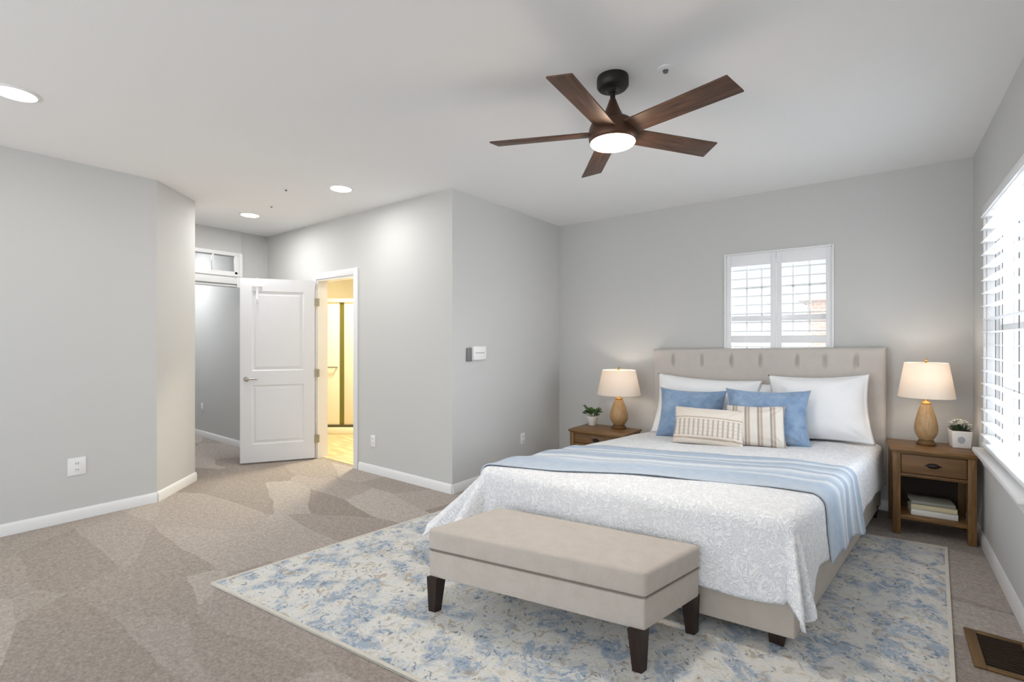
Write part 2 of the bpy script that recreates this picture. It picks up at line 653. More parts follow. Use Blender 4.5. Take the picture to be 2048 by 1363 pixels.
# far wall of the hall: solid strip, header with transom over the opening
OY, TY1, TZ0, TZ1 = 2.86, 2.745, 2.215, 2.43
b = B()
box(b, XF - T, XF, 2.80, YD, 2.07, HC); box(b, XF - T, XF, OY, YD, 0, 2.07)
struct('wall_hall', b, M['wall'])
b = B()
box(b, XF - T, XF + 0.03, 1.912, 2.80, TZ1, HC); box(b, XF - T, XF + 0.03, TY1, 2.80, 2.07, TZ1)
box(b, XF - T, XF + 0.03, 1.912, TY1, 2.07, TZ0)
struct('wall_header', b, M['wall'])
# corridor beyond
b = B(); box(b, -9.1, XF - T, OY, OY + T, 0, HC); struct('wall_corridor', b, M['wall'])
b = B(); box(b, -9.2, -9.1, 1.7, 3.0, 0, HC); struct('wall_corridor_end', b, M['wall'])
# bathroom
b = B(); box(b, -7.4, -7.3, OY + T, 5.8, 0, HC); struct('wall_bathroom_left', b, M['cream_wall'])
b = B(); box(b, -7.4, XN - T, 5.7, 5.8, 0, HC); struct('wall_bathroom_back', b, M['cream_wall'])
b = B(); box(b, XN - T - 0.012, XN - T, YD + T, 5.7, 0, HC); struct('wall_bathroom_right', b, M['cream_wall'])
b = B(); box(b, -7.3, XN - T - 0.012, YD + T * 0.5, 5.7, 0, 0.006); struct('floor_bathroom', b, M['bath_floor'])


# skirting
def board(name, p, q, nrm, h=0.084, t=0.016):
    p, q, nrm = Vector((*p, 0)), Vector((*q, 0)), Vector((*nrm, 0)).normalized()
    prof = [(0, 0), (t, 0), (t, h - 0.022), (t * 0.55, h - 0.006), (t * 0.3, h), (0, h)]
    bm = B()
    a = [bm.verts.new(p + nrm * u + Vector((0, 0, v))) for u, v in prof]
    c = [bm.verts.new(q + nrm * u + Vector((0, 0, v))) for u, v in prof]
    n = len(prof)
    for i in range(n): bm.faces.new((a[i], a[(i + 1) % n], c[(i + 1) % n], c[i]))
    bm.faces.new(a[::-1]); bm.faces.new(c)
    return struct(name, bm, M['trim'])


board('baseboard_left', (XL, Y0), (XL, 1.462), (1, 0))
board('baseboard_splay', (XL, 1.462), (-5.365, 1.917), (1, 1))
board('baseboard_bathroom', (DX1 + 0.085, YD), (XN, YD), (0, -1))
board('baseboard_alcove', (XN, YD), (XN, YB), (1, 0))
board('baseboard_back', (XN, YB), (XR, YB), (0, -1))
board('baseboard_right', (XR, Y0), (XR, YB), (-1, 0))
board('baseboard_hall', (XF, OY + 0.07), (XF, YD), (1, 0))
board('baseboard_corridor', (-9.1, OY), (XF - T, OY), (0, -1))
board('baseboard_door', (XF, YD), (DX0 - 0.085, YD), (0, -1))

# doorway casing and jambs
b = B()
cw = 0.07
for yy0, yy1 in ((YD - 0.018, YD),):
    box(b, DX0 - cw, DX0, yy0, yy1, 0, DZ + cw, 0.004)
    box(b, DX1, DX1 + cw, yy0, yy1, 0, DZ + cw, 0.004)
    box(b, DX0, DX1, yy0, yy1, DZ, DZ + cw, 0.004)
box(b, DX0, DX0 + 0.018, YD - 0.004, YD + T + 0.004, 0, DZ)
box(b, DX1 - 0.018, DX1, YD - 0.004, YD + T + 0.004, 0, DZ)
box(b, DX0 + 0.018, DX1 - 0.018, YD - 0.004, YD + T + 0.004, DZ - 0.018, DZ)
struct('trim_1', b, M['trim'])

# casing of the opening to the corridor, under the transom
b = B()
box(b, XF + 0.03, XF + 0.052, 1.915, 2.77, 2.075, 2.185, 0.004)
box(b, XF + 0.03, XF + 0.07, 1.915, 2.79, 2.165, 2.195, 0.004)
box(b, XF - T, XF + 0.025, 1.915, OY, 2.045, 2.07)
struct('trim_2', b, M['trim'])
t3 = B()
box(t3, XF + 0.03, XF + 0.058, 2.735, 2.80, 2.03, 2.18, 0.006)
struct('trim_3', t3, M['trim'])

# transom window over the opening
wn = bpy.data.objects.new('window_3', None); COL.objects.link(wn); wn['kind'] = 'structure'
b = B()
x0, x1 = XF + 0.02, XF + 0.05
box(b, x0, x1, 1.915, 2.80, TZ1 - 0.01, TZ1 + 0.035, 0.004)
box(b, x0, x1, 1.915, TY1, TZ0 - 0.03, TZ0 + 0.012, 0.004)
box(b, x0, x1, TY1 - 0.035, TY1 + 0.02, TZ0 - 0.03, TZ1, 0.004)
box(b, x0, x1 + 0.012, 2.765, 2.80, TZ0 - 0.14, TZ1 + 0.03, 0.004)
box(b, x0, x1, 2.455, 2.475, TZ0, TZ1, 0.003)
box(b, x0, x1, 2.18, 2.20, TZ0, TZ1, 0.003)
obj('window_frame', b, M['trim'], wn)
b = B(); box(b, XF - 0.03, XF - 0.024, 1.915, TY1, TZ0, TZ1); obj('glass_pane', b, M['glass'], wn)


# ------------------------------------------------------------------ the open panel door
def panel_door(wd, ht, th):
    """leaf in local x 0..wd from the hinge, two moulded panels on each face"""
    bm = B()
    st = 0.115
    pz = [(0.20, 0.86), (1.02, ht - 0.14)]
    xs = [0, st, wd - st, wd]
    zs = [0, pz[0][0], pz[0][1], pz[1][0], pz[1][1], ht]
    for side in (-1, 1):
        y = side * th / 2
        for i in range(3):
            for j in range(5):
                a = (xs[i], xs[i + 1], zs[j], zs[j + 1])
                if i == 1 and j in (1, 3):
                    loops = []
                    for ins, dep in ((0, 0), (0.012, 0.010), (0.022, 0.011), (0.045, 0.003)):
                        yy = y - side * dep
                        loops.append([bm.verts.new(p) for p in ((a[0] + ins, yy, a[2] + ins), (a[1] - ins, yy, a[2] + ins), (a[1] - ins, yy, a[3] - ins), (a[0] + ins, yy, a[3] - ins))])
                    for l0, l1 in zip(loops, loops[1:]):
                        for k in range(4): bm.faces.new((l0[k], l0[(k + 1) % 4], l1[(k + 1) % 4], l1[k]))
                    bm.faces.new(loops[-1])
                else:
                    bm.faces.new([bm.verts.new(p) for p in ((a[0], y, a[2]), (a[1], y, a[2]), (a[1], y, a[3]), (a[0], y, a[3]))])
    h = th / 2
    for q in (((0, -h, 0), (0, h, 0), (0, h, ht), (0, -h, ht)), ((wd, -h, 0), (wd, h, 0), (wd, h, ht), (wd, -h, ht)),
              ((0, -h, 0), (wd, -h, 0), (wd, h, 0), (0, h, 0)), ((0, -h, ht), (wd, -h, ht), (wd, h, ht), (0, h, ht))):
        bm.faces.new([bm.verts.new(p) for p in q])
    bmesh.ops.remove_doubles(bm, verts=bm.verts[:], dist=0.0005)
    return bm


DW = 0.765
dr = struct('door_1', panel_door(DW, 2.05, 0.036), M['door'], sharp=0.2)
dr.location = (-5.235, 3.105, 0.018)
dr.rotation_euler = (0, 0, math.atan2(2.455 - 3.105, -5.645 + 5.235))
tag(dr, 'white two-panel door standing open beside the bathroom doorway', 'door')
for side in (-1, 1):
    hd = B()
    lathe(hd, [(0.027, 0), (0.027, 0.006), (0.022, 0.010), (0.010, 0.012), (0.010, 0.045)], 24, M=Matrix.Translation((DW - 0.065, side * 0.018, 0.93)) @ Matrix.Rotation(R(-90 * side), 4, 'X'))
    tube(hd, [(DW - 0.065, side * 0.058, 0.93), (DW - 0.09, side * 0.062, 0.93), (DW - 0.13, side * 0.062, 0.932), (DW - 0.175, side * 0.058, 0.926)], [0.0095, 0.010, 0.009, 0.007], 10)
    obj('door_handle', hd, M['nickel'], dr)
for z in (0.22, 0.98, 1.80):
    hb = B()
    tube(hb, [(-0.004, 0.022, z - 0.045), (-0.004, 0.022, z + 0.045)], 0.009, 10)
    box(hb, -0.003, 0.002, -0.016, 0.020, z - 0.045, z + 0.045)
    box(hb, -0.05, -0.006, 0.019, 0.022, z - 0.045, z + 0.045)
    obj('hinge', hb, M['hinge'], dr)

# over-the-door hook seen at the top of the leaf
hk = thing('door_hook', 'white over-the-door hook hanging on the top edge of the open door', 'hook', dr.location, dr.rotation_euler.z)
b = B()
xh = DW - 0.17
for side in (-1, 1):
    box(b, xh - 0.012, xh + 0.012, side * 0.0195 - 0.0015, side * 0.0195 + 0.0015, (1.78 if side > 0 else 1.98), 2.053)
box(b, xh - 0.012, xh + 0.012, -0.021, 0.021, 2.0505, 2.0535)
obj('strap', b, M['white_plastic'], hk)
b = B()
tube(b, [(xh, 0.022, 1.82), (xh, 0.034, 1.785), (xh, 0.055, 1.785), (xh, 0.064, 1.815)], 0.005, 8)
obj('hook', b, M['white_plastic'], hk)
b = B(); box(b, xh - 0.05, xh + 0.05, 0.021, 0.027, 1.955, 1.975, 0.002); obj('plate', b, M['white_plastic'], hk)

# ------------------------------------------------------------------ windows
def window_unit(name, along, a0, a1, z0, z1, base, sgn, cols, rows):
    """double hung unit set in the outer half of the wall; along = 'x' or 'y'"""
    root = bpy.data.objects.new(name, None); COL.objects.link(root); root['kind'] = 'structure'
    def bx(bm, p0, p1, d0, d1, q0, q1, bev=0.003):
        lo, hi = sorted((base + sgn * d0, base + sgn * d1))
        if along == 'x': box(bm, p0, p1, lo, hi, q0, q1, bev)
        else: box(bm, lo, hi, p0, p1, q0, q1, bev)
    fr = B()
    f = 0.045
    bx(fr, a0, a0 + f, 0.055, 0.11, z0, z1); bx(fr, a1 - f, a1, 0.055, 0.11, z0, z1)
    bx(fr, a0 + f, a1 - f, 0.055, 0.11, z0, z0 + f); bx(fr, a0 + f, a1 - f, 0.055, 0.11, z1 - f, z1)
    zm = (z0 + z1) / 2
    bx(fr, a0 + f, a1 - f, 0.06, 0.105, zm - 0.025, zm + 0.025)
    obj('window_frame', fr, M['trim'], root)
    mu = B()
    for k in range(1, cols):
        p = a0 + f + (a1 - a0 - 2 * f) * k / cols
        bx(mu, p - 0.009, p + 0.009, 0.074, 0.092, z0 + f, z1 - f, 0)
    for h0, h1 in ((z0 + f, zm - 0.025), (zm + 0.025, z1 - f)):
        for k in range(1, rows):
            q = h0 + (h1 - h0) * k / rows
            bx(mu, a0 + f, a1 - f, 0.074, 0.092, q - 0.009, q + 0.009, 0)
    obj('muntins', mu, M['trim'], root)
    gl = B(); bx(gl, a0 + f, a1 - f, 0.081, 0.085, z0 + f, z1 - f, 0); obj('glass_pane', gl, M['glass'], root)
    rv = B()
    bx(rv, a0 - 0.001, a0 + 0.008, 0.0, 0.055, z0, z1, 0); bx(rv, a1 - 0.008, a1 + 0.001, 0.0, 0.055, z0, z1, 0)
    bx(rv, a0, a1, 0.0, 0.055, z1 - 0.008, z1 + 0.001, 0); bx(rv, a0, a1, 0.0, 0.055, z0 - 0.001, z0 + 0.008, 0)
    obj('reveal', rv, M['trim'], root)
    return root, bx


w2, bx2 = window_unit('window_2', 'x', VX0, VX1, VZ0, VZ1, YB, 1, 6, 2)
sf = B()                                                # shutter frame fixed round the opening
g = 0.012
bx2(sf, VX0 - g, VX0 + 0.002, -0.014, 0.0, VZ0 - g, VZ1 + g, 0.004); bx2(sf, VX1 - 0.002, VX1 + g, -0.014, 0.0, VZ0 - g, VZ1 + g, 0.004)
bx2(sf, VX0, VX1, -0.014, 0.0, VZ1, VZ1 + g, 0.004); bx2(sf, VX0, VX1, -0.014, 0.0, VZ0 - g, VZ0, 0.004)
obj('shutter_frame', sf, M['shutter'], w2)
w1, bx1 = window_unit('window_1', 'y', WY0, WY1, WZ0, WZ1, XR, 1, 4, 2)
sl = B()
bx1(sl, WY0 - 0.05, WY1 + 0.05, -0.066, 0.05, WZ0 - 0.042, WZ0 - 0.010, 0.008)
bx1(sl, WY0 - 0.03, WY1 + 0.03, -0.018, 0.0, WZ0 - 0.12, WZ0 - 0.042, 0.004)
obj('window_sill', sl, M['trim'], w1)
cs = B()
bx1(cs, WY1, WY1 + 0.03, -0.016, 0.0, WZ0, WZ1 + 0.03, 0.003); bx1(cs, WY0 - 0.03, WY0, -0.016, 0.0, WZ0, WZ1 + 0.03, 0.003)
bx1(cs, WY0, WY1, -0.016, 0.0, WZ1, WZ1 + 0.03, 0.003)
obj('window_casing', cs, M['trim'], w1)


def shutter(label, along, base, sgn, a0, a1, z0, z1, d0, slat, pitch, tilt, mids, top_r, bot_r, group, stile=0.048, rod=True):
    """louvred panel: stiles and rails, one mesh of slats, a tilt rod. d0 = depth of the panel's middle"""
    c = (a0 + a1) / 2
    root = thing('window_shutter', label, 'shutter', (c, base + sgn * d0, z0) if along == 'x' else (base + sgn * d0, c, z0), 0 if along == 'x' else R(90), group)
    wd, h = a1 - a0, z1 - z0
    fr = B()
    t = 0.014
    box(fr, -wd / 2, -wd / 2 + stile, -t, t, 0, h, 0.003); box(fr, wd / 2 - stile, wd / 2, -t, t, 0, h, 0.003)
    rails = [(0, bot_r), (h - top_r, h)] + [(m0 - z0, m1 - z0) for m0, m1 in mids]
    for r0, r1 in rails: box(fr, -wd / 2 + stile, wd / 2 - stile, -t, t, r0, r1, 0.003)
    obj('frame', fr, M['shutter'], root)
    sm = B()
    edges = sorted(rails)
    for (q0, q1), (p0, p1) in zip(edges, edges[1:]):
        gap = p0 - q1
        k = max(1, round(gap / pitch))
        for i in range(k):
            z = q1 + gap * (i + 0.5) / k
            mm = Matrix.Translation((0, 0, z)) @ Matrix.Rotation(tilt, 4, 'X')
            n = 12
            v0, v1 = [], []
            for j in range(n):
                an = 2 * PI * j / n
                p = (slat / 2 * math.cos(an), 0.0048 * math.sin(an))
                v0.append(sm.verts.new(mm @ Vector((-wd / 2 + stile + 0.002, p[0], p[1]))))
                v1.append(sm.verts.new(mm @ Vector((wd / 2 - stile - 0.002, p[0], p[1]))))
            for j in range(n): sm.faces.new((v0[j], v0[(j + 1) % n], v1[(j + 1) % n], v1[j]))
            sm.faces.new(v0[::-1]); sm.faces.new(v1)
    obj('slats', sm, M['shutter'], root)
    if rod:
        rb = B()
        y = -(slat / 2 + 0.008) if along == 'x' else (slat / 2 + 0.008)
        for (q0, q1), (p0, p1) in zip(edges, edges[1:]):
            box(rb, -0.005, 0.005, y - 0.005, y + 0.005, q1 + 0.02, p0 - 0.02, 0.002)
        obj('tilt_rod', rb, M['shutter'], root)
    return root


xm = (VX0 + VX1) / 2 - 0.0
for lab, p0, p1 in (('left-hand white louvred shutter panel on the small window above the bed', VX0 + 0.004, xm - 0.002),
                    ('right-hand white louvred shutter panel on the small window above the bed', xm + 0.002, VX1 - 0.004)):
    shutter(lab, 'x', YB, 1, p0, p1, VZ0 + 0.004, VZ1 - 0.004, 0.022, 0.056, 0.086, R(4), [(1.355, 1.42)], 0.105, 0.06, 'shutter panels on the small window', 0.044, rod=False)
bl_ = thing('window_blind', 'wide-slat white blind over the right-hand window, beside the flower pot', 'blind', (XR, (WY0 + WY1) / 2, WZ0), R(90))
hw = (WY1 - WY0) / 2 - 0.010
ht_ = WZ1 - WZ0
b = B(); box(b, -hw, hw, -0.024, 0.024, ht_ - 0.055, ht_ - 0.004, 0.004); obj('headrail', b, M['shutter'], bl_)
b = B()
for i in range(18):
    z = 0.085 + i * 0.0825
    mm = Matrix.Translation((0, 0.002, z)) @ Matrix.Rotation(R(3), 4, 'X')
    prof = [(-0.032, 0.0), (-0.02, 0.0035), (0.0, 0.0052), (0.02, 0.0035), (0.032, 0.0), (0.02, 0.0), (0.0, 0.0016), (-0.02, 0.0)]
    v0 = [b.verts.new(mm @ Vector((-hw, p, q))) for p, q in prof]
    v1 = [b.verts.new(mm @ Vector((hw, p, q))) for p, q in prof]
    for j in range(8): b.faces.new((v0[j], v0[(j + 1) % 8], v1[(j + 1) % 8], v1[j]))
    b.faces.new(v0[::-1]); b.faces.new(v1)
obj('slats', b, M['shutter'], bl_)
b = B(); box(b, -hw, hw, -0.024, 0.026, 0.012, 0.034, 0.004); obj('bottom_rail', b, M['shutter'], bl_)
for xx in (hw - 0.045, 0.34, -0.1, -0.5):
    b = B(); box(b, xx - 0.013, xx + 0.013, -0.0335, -0.0325, 0.02, ht_ - 0.06)
    obj('ladder_tape', b, M['tape'], bl_)

# ------------------------------------------------------------------ outside: the brick house next door
hs = thing('neighbouring_house', 'red brick house outside, seen through the shutters above the bed', 'house', (1.6, 16, -3.0))
b = B(); box(b, -3.1, 0.2, -1.5, 6, 0, 5.4); obj('wall', b, M['brick'], hs)
b = B(); prism(b, [(-3.3, -1.7, 5.4, 5.5), (0.5, -1.7, 5.4, 5.5), (0.5, 2.2, 5.4, 5.8), (-3.3, 2.2, 5.4, 5.8)], 0, 0)
prism(b, [(-3.3, 2.2, 5.4, 5.8), (0.5, 2.2, 5.4, 5.8), (0.5, 6.4, 5.4, 5.5), (-3.3, 6.4, 5.4, 5.5)], 0, 0); obj('roof', b, M['roof'], hs)
b = B(); box(b, -1.9, -0.9, -1.56, -1.5, 3.5, 5.0, 0.01); wf = obj('window', b, M['trim'], hs)
b = B(); box(b, -1.8, -1.0, -1.57, -1.56, 3.6, 4.9); obj('pane', b, M['glass'], wf)
b = B(); box(b, -14, 16, 7, 30, -3.1, -3.0); struct('ground', b, plain('pale_lawn', (170, 175, 160), 0.9))

# ------------------------------------------------------------------ ceiling fittings
can0 = None
for i, (x, y, lab) in enumerate(((-3.803, 0.474, 'round recessed ceiling light cut off by the left photo edge'),
                                 (-3.852, 2.538, 'round recessed ceiling light in front of the bathroom doorway wall'),
                                 (-5.447, 2.473, 'round recessed ceiling light deep in the hall, above the open door'))):
    if can0 is None:
        can0 = r = thing('recessed_light', lab, 'ceiling light', (x, y, HC), 0, 'recessed ceiling lights')
        b = B(); lathe(b, [(0.088, -0.001), (0.104, -0.001), (0.103, -0.006), (0.090, -0.010), (0.088, -0.006)], 40, cap0=False, cap1=False); obj('trim_ring', b, M['white_plastic'], r)
        b = B(); lathe(b, [(0.089, -0.004), (0.06, -0.007), (0.0005, -0.008)], 40, cap0=True, cap1=True); obj('lens', b, M['can_glow'], r)
    else:
        r = copy_tree(can0); r.location = (x, y, HC); r['label'] = lab
    lamp('recessed_light_beam', 'AREA', (x, y, HC - 0.02), CAN_W * (0.3, 0.62, 1.0)[i], (1, 0.99, 0.975), 0.17)

sp = None
for x, y, s, lab in ((-0.86, 2.411, 1.0, 'white ceiling sprinkler with dark centre beside the fan'),
                     (-4.272, 2.254, 0.8, 'small grey ceiling sprinkler between the recessed lights'),
                     (-4.929, 2.449, 0.7, 'tiny ceiling sprinkler nearest the hall recessed light')):
    if sp is None:
        sp = r = thing('sprinkler', lab, 'sprinkler', (x, y, HC), 0, 'ceiling sprinklers')
        b = B(); lathe(b, [(0.042, -0.0005), (0.040, -0.006), (0.022, -0.010), (0.0175, -0.010)], 28, cap1=True); obj('escutcheon', b, M['white_plastic'], r)
        b = B(); lathe(b, [(0.014, -0.009), (0.014, -0.013), (0.006, -0.014), (0.005, -0.018), (0.012, -0.019), (0.012, -0.021)], 20); obj('head', b, M['grey_plastic'], r)
    else:
        r = copy_tree(sp); r.location = (x, y, HC); r['label'] = lab; r.scale = (s, s, s)

# ------------------------------------------------------------------ ceiling fan
FX, FY = -1.109, 2.328
fan = thing('ceiling_fan', 'five-blade walnut ceiling fan with dark canopy and lit round lamp', 'ceiling fan', (FX, FY, HC))
b = B(); lathe(b, [(0.080, 0.0), (0.082, -0.012), (0.082, -0.046), (0.072, -0.058), (0.036, -0.064), (0.030, -0.072), (0.022, -0.082)], 40); obj('canopy', b, M['black_metal'], fan)
b = B(); lathe(b, [(0.013, -0.075), (0.013, -0.125)], 20); obj('downrod', b, M['black_metal'], fan)
b = B(); lathe(b, [(0.017, -0.115), (0.024, -0.135), (0.038, -0.170), (0.052, -0.200), (0.060, -0.212), (0.062, -0.222)], 32)
obj('coupling_cover', b, M['bronze'], fan)
b = B(); lathe(b, [(0.055, -0.215), (0.092, -0.228), (0.112, -0.244), (0.122, -0.268), (0.124, -0.318), (0.118, -0.336), (0.115, -0.338)], 48); obj('motor_housing', b, M['bronze'], fan)
b = B(); lathe(b, [(0.114, -0.332), (0.115, -0.342), (0.108, -0.350), (0.075, -0.357), (0.03, -0.360), (0.001, -0.361)], 48); obj('light_lens', b, M['fan_glow'], fan)
ZB = -0.288
blade0 = None
for k in range(5):
    an = R((-155.5, -84, -12, 58, 128)[k])
    if blade0 is None:
        b = B()
        prism(b, [(0.10, -0.058), (0.632, -0.068), (0.648, 0.062), (0.10, 0.058)], -0.0045, 0.0045, 0.003)
        bmesh.ops.transform(b, matrix=Matrix.Rotation(R(-13), 4, 'X'), verts=b.verts[:])
        bl = blade0 = obj('blade', b, M['walnut'], fan)
        b = B()
        prism(b, [(0.085, -0.02), (0.17, -0.032), (0.19, 0.0), (0.17, 0.032), (0.085, 0.02)], 0.0048, 0.010, 0.002)
        bmesh.ops.transform(b, matrix=Matrix.Rotation(R(-13), 4, 'X'), verts=b.verts[:])
        obj('bracket', b, M['bronze'], bl)
    else:
        bl = copy_tree(blade0, fan)
    bl.location = (0, 0, ZB)
    bl.rotation_euler = (0, 0, an)
lamp('ceiling_fan_glow', 'AREA', (FX, FY, HC - 0.375), 1.0, (1, 0.95, 0.88), 0.2)
lamp('ceiling_fan_spread', 'SPOT', (FX, FY, HC - 0.385), FAN_W, (1, 0.96, 0.90), 0.09, spot=R(168))
lamp('ceiling_fan_halo', 'POINT', (FX, FY, HC - 0.43), 2.6, (1, 0.74, 0.52), 0.04)


# ------------------------------------------------------------------ wall plates
def outlet(name, label, loc, rz, wd=0.075, h=0.12, gangs=1, group='wall outlets'):
    r = thing(name, label, 'outlet', loc, rz, group)
    b = B(); box(b, -wd / 2, wd / 2, -0.007, 0.0, -h / 2, h / 2, 0.003); obj('plate', b, M['white_plastic'], r)
    for s in (-1, 1):
        b = B(); box(b, -0.017, 0.017, -0.009, -0.006, s * 0.024 - 0.014, s * 0.024 + 0.014, 0.002)
        so = obj('socket', b, M['white_plastic'], r)
        b = B(); box(b, -0.008, -0.005, -0.0095, -0.0088, s * 0.024 - 0.006, s * 0.024 + 0.006); box(b, 0.005, 0.008, -0.0095, -0.0088, s * 0.024 - 0.006, s * 0.024 + 0.006)
        obj('slots', b, M['slot'], so)
    return r


outlet('wall_outlet', 'wide white outlet plate low on the left wall', (XL, 0.945, 0.41), R(90), 0.108, 0.135)
outlet('wall_outlet', 'white outlet on the wall right of the bathroom doorway', (-4.19, YD, 0.335), 0)
outlet('wall_outlet', 'pale outlet in the alcove wall, left of the dark nightstand', (XN, 4.21, 0.325), R(90))
outlet('wall_outlet', 'small outlet on the corridor wall behind the open door', (-7.75, OY, 0.42), 0)

cp = thing('control_panel', 'white wall control box with grey side on the alcove wall', 'control panel', (XN, 3.445, 1.255), R(90))
b = B(); box(b, -0.065, 0.115, -0.045, 0, -0.062, 0.066, 0.006); obj('cover', b, M['white_plastic'], cp)
b = B(); box(b, -0.125, -0.062, -0.02, 0, -0.075, 0.05, 0.004); obj('side_bracket', b, M['grey_plastic'], cp)
b = B()
for i in range(5): box(b, -0.04 + i * 0.026, -0.024 + i * 0.026, -0.0465, -0.0445, 0.0, 0.007, 0.0)
obj('buttons', b, M['grey_plastic'], cp)

# floor register
rg = thing('floor_register', 'brown metal floor register set in the carpet by the right wall', 'floor vent', (0.43, 2.97, 0.0))
b = B()
for q in ((-0.115, -0.075, -0.17, 0.17), (0.075, 0.115, -0.17, 0.17), (-0.075, 0.075, -0.17, -0.145), (-0.075, 0.075, 0.145, 0.17)):
    box(b, q[0], q[1], q[2], q[3], 0.0, 0.012, 0.003)
obj('frame', b, M['metal_vent'], rg)
b = B(); box(b, -0.076, 0.076, -0.146, 0.146, 0.001, 0.003)
for i in range(14):
    y = -0.14 + i * 0.0215
    box(b, -0.075, 0.075, y - 0.002, y + 0.002, 0.003, 0.008, M=Matrix.Identity(4))
obj('louvers', b, M['vent_dark'], rg)

# ------------------------------------------------------------------ bathroom seen through the doorway
shw = thing('shower_enclosure', 'white corner shower with a narrow olive edge, seen through the doorway', 'shower', (-6.30, 4.165, 0.006), R(37.2))
b = B(); box(b, -0.75, 0.75, -0.03, 0.42, 0, 0.10, 0.008); obj('base', b, M['shower_panel'], shw)
b = B(); box(b, -0.75, 0.75, -0.012, 0.02, 0.10, 0.135); obj('track', b, M['dark_strip'], shw)
b = B(); box(b, -0.75, -0.035, 0, 0.02, 0.135, 1.93, 0.003); obj('panel', b, M['shower_panel'], shw)
b = B(); box(b, 0.033, 0.75, 0, 0.02, 0.135, 1.93, 0.003); obj('panel', b, M['shower_panel'], shw)
b = B(); box(b, -0.034, 0.034, 0.006, 0.03, 0.135, 1.93); obj('edge', b, M['olive'], shw)
b = B(); box(b, -0.75, 0.75, -0.02, 0.035, 1.93, 1.985, 0.004); obj('header', b, M['shower_panel'], shw)
b = B(); tube(b, [(-0.32, -0.04, 0.98), (-0.05, -0.04, 0.98)], 0.011, 12); box(b, -0.31, -0.295, -0.04, 0.0, 0.972, 0.988); box(b, -0.075, -0.06, -0.04, 0.0, 0.972, 0.988); obj('towel_bar', b, M['nickel'], shw)
lamp('bathroom_light', 'AREA', (-5.2, 4.2, HC - 0.05), BATH_W, (1, 0.92, 0.70), 0.4)
lamp('corridor_fill_light', 'AREA', (-7.9, 2.1, HC - 0.05), HALL_W, (0.93, 0.96, 1.0), 0.7)  # unseen lamp added to brighten the corridor

# ------------------------------------------------------------------ rug
RC = [(-3.0, 1.147), (0.165, 1.50), (0.354, 4.284), (-2.665, 3.93)]
cx, cy = sum(p[0] for p in RC) / 4, sum(p[1] for p in RC) / 4
rug = thing('area_rug', 'large cream and blue distressed rug under the bed and bench', 'rug', (cx, cy, 0))
b = B(); prism(b, [(p[0] - cx, p[1] - cy) for p in RC], 0.001, 0.011, 0.003); obj('pile', b, M['rug'], rug)
b = B()
for i in range(4):
    p, q = Vector(RC[i]) - Vector((cx, cy)), Vector(RC[(i + 1) % 4]) - Vector((cx, cy))
    n = Vector((-(q - p).y, (q - p).x)).normalized()
    prism(b, [tuple(p), tuple(q), tuple(q + n * 0.016 - (q - p).normalized() * 0.016), tuple(p + n * 0.016 + (q - p).normalized() * 0.016)], 0.001, 0.0125)
obj('binding', b, M['rug_edge'], rug)

# ------------------------------------------------------------------ bed
HLc, HRc, FRc, FLc = Vector((-1.865, 4.83)), Vector((0.022, 4.83)), Vector((-0.285, 2.41)), Vector((-1.965, 2.235))
TOP = dict(HL=0.455, HR=0.555, FR=0.60, FL=0.60)
bed = thing('bed', 'upholstered beige bed with tall tufted headboard against the back wall', 'bed', (-0.95, 4.9, 0))
BX, BY = -0.95, 4.9
L2 = lambda p: (p[0] - BX, p[1] - BY)


def headboard():
    x0, x1 = -1.862, 0.04
    zt = lambda x: 1.287 + 0.034 * (x - x0) / (x1 - x0)
    zb = 0.22
    pl = [-1.655, -1.375, -1.11, -0.865, -0.575, -0.372, -0.155]
    bm = B()
    nx, nz = 380, 110
    rows = []
    for j in range(nz + 1):
        v = j / nz
        row = []
        for i in range(nx + 1):
            u = i / nx
            x = x0 + (x1 - x0) * u
            z = zb + (zt(x) - zb) * v
            e = min(x - x0, x1 - x, zt(x) - z)
            rr = 0.03
            yy = 0.0 if e >= rr else rr - math.sqrt(max(0, rr * rr - (rr - e) ** 2))
            for px in pl:
                dx = (x - px) / 0.013
                if abs(dx) < 4:
                    for zc in (zt(x) - 0.115, zt(x) - 0.40):
                        dz = (z - zc) / 0.055
                        if abs(dz) < 2.5: yy += 0.030 * math.exp(-dx * dx) * math.exp(-dz ** 4)
            # soft pad between the seams
            yy += 0.006 * math.cos(PI * min(1, e / 0.16)) * 0.5
            row.append(bm.verts.new((x - BX, 4.842 + yy - BY, z)))
        rows.append(row)
    for a, c in zip(rows, rows[1:]):
        for i in range(nx): bm.faces.new((a[i], a[i + 1], c[i + 1], c[i]))
    # sides and back
    yb = 4.945 - BY
    loop = [rows[j][0] for j in range(nz + 1)] + rows[nz][1:] + [rows[j][nx] for j in range(nz - 1, -1, -1)]
    bk = [bm.verts.new((v.co.x, yb, v.co.z)) for v in loop]
    for i in range(len(loop) - 1): bm.faces.new((loop[i], loop[i + 1], bk[i + 1], bk[i]))
    bm.faces.new(bk)
    bb = [bk[0], bk[-1]]
    bm.faces.new([rows[0][i] for i in range(nx + 1)] + [bk[-1], bk[0]])
    return bm


obj('headboard', headboard(), M['headboard'], bed, sharp=1.2)
RF = [Vector((-1.835, 4.85)), Vector((0.003, 4.85)), Vector((-0.298, 2.44)), Vector((-1.935, 2.27))]


def rail(p, q, inward, name):
    n = Vector(inward) * 0.045
    bm = B()
    prism(bm, [L2(p), L2(q), L2(q + n), L2(p + n)], 0.062, 0.34, 0.008, 3)
    return obj(name, bm, M['linen'], bed)


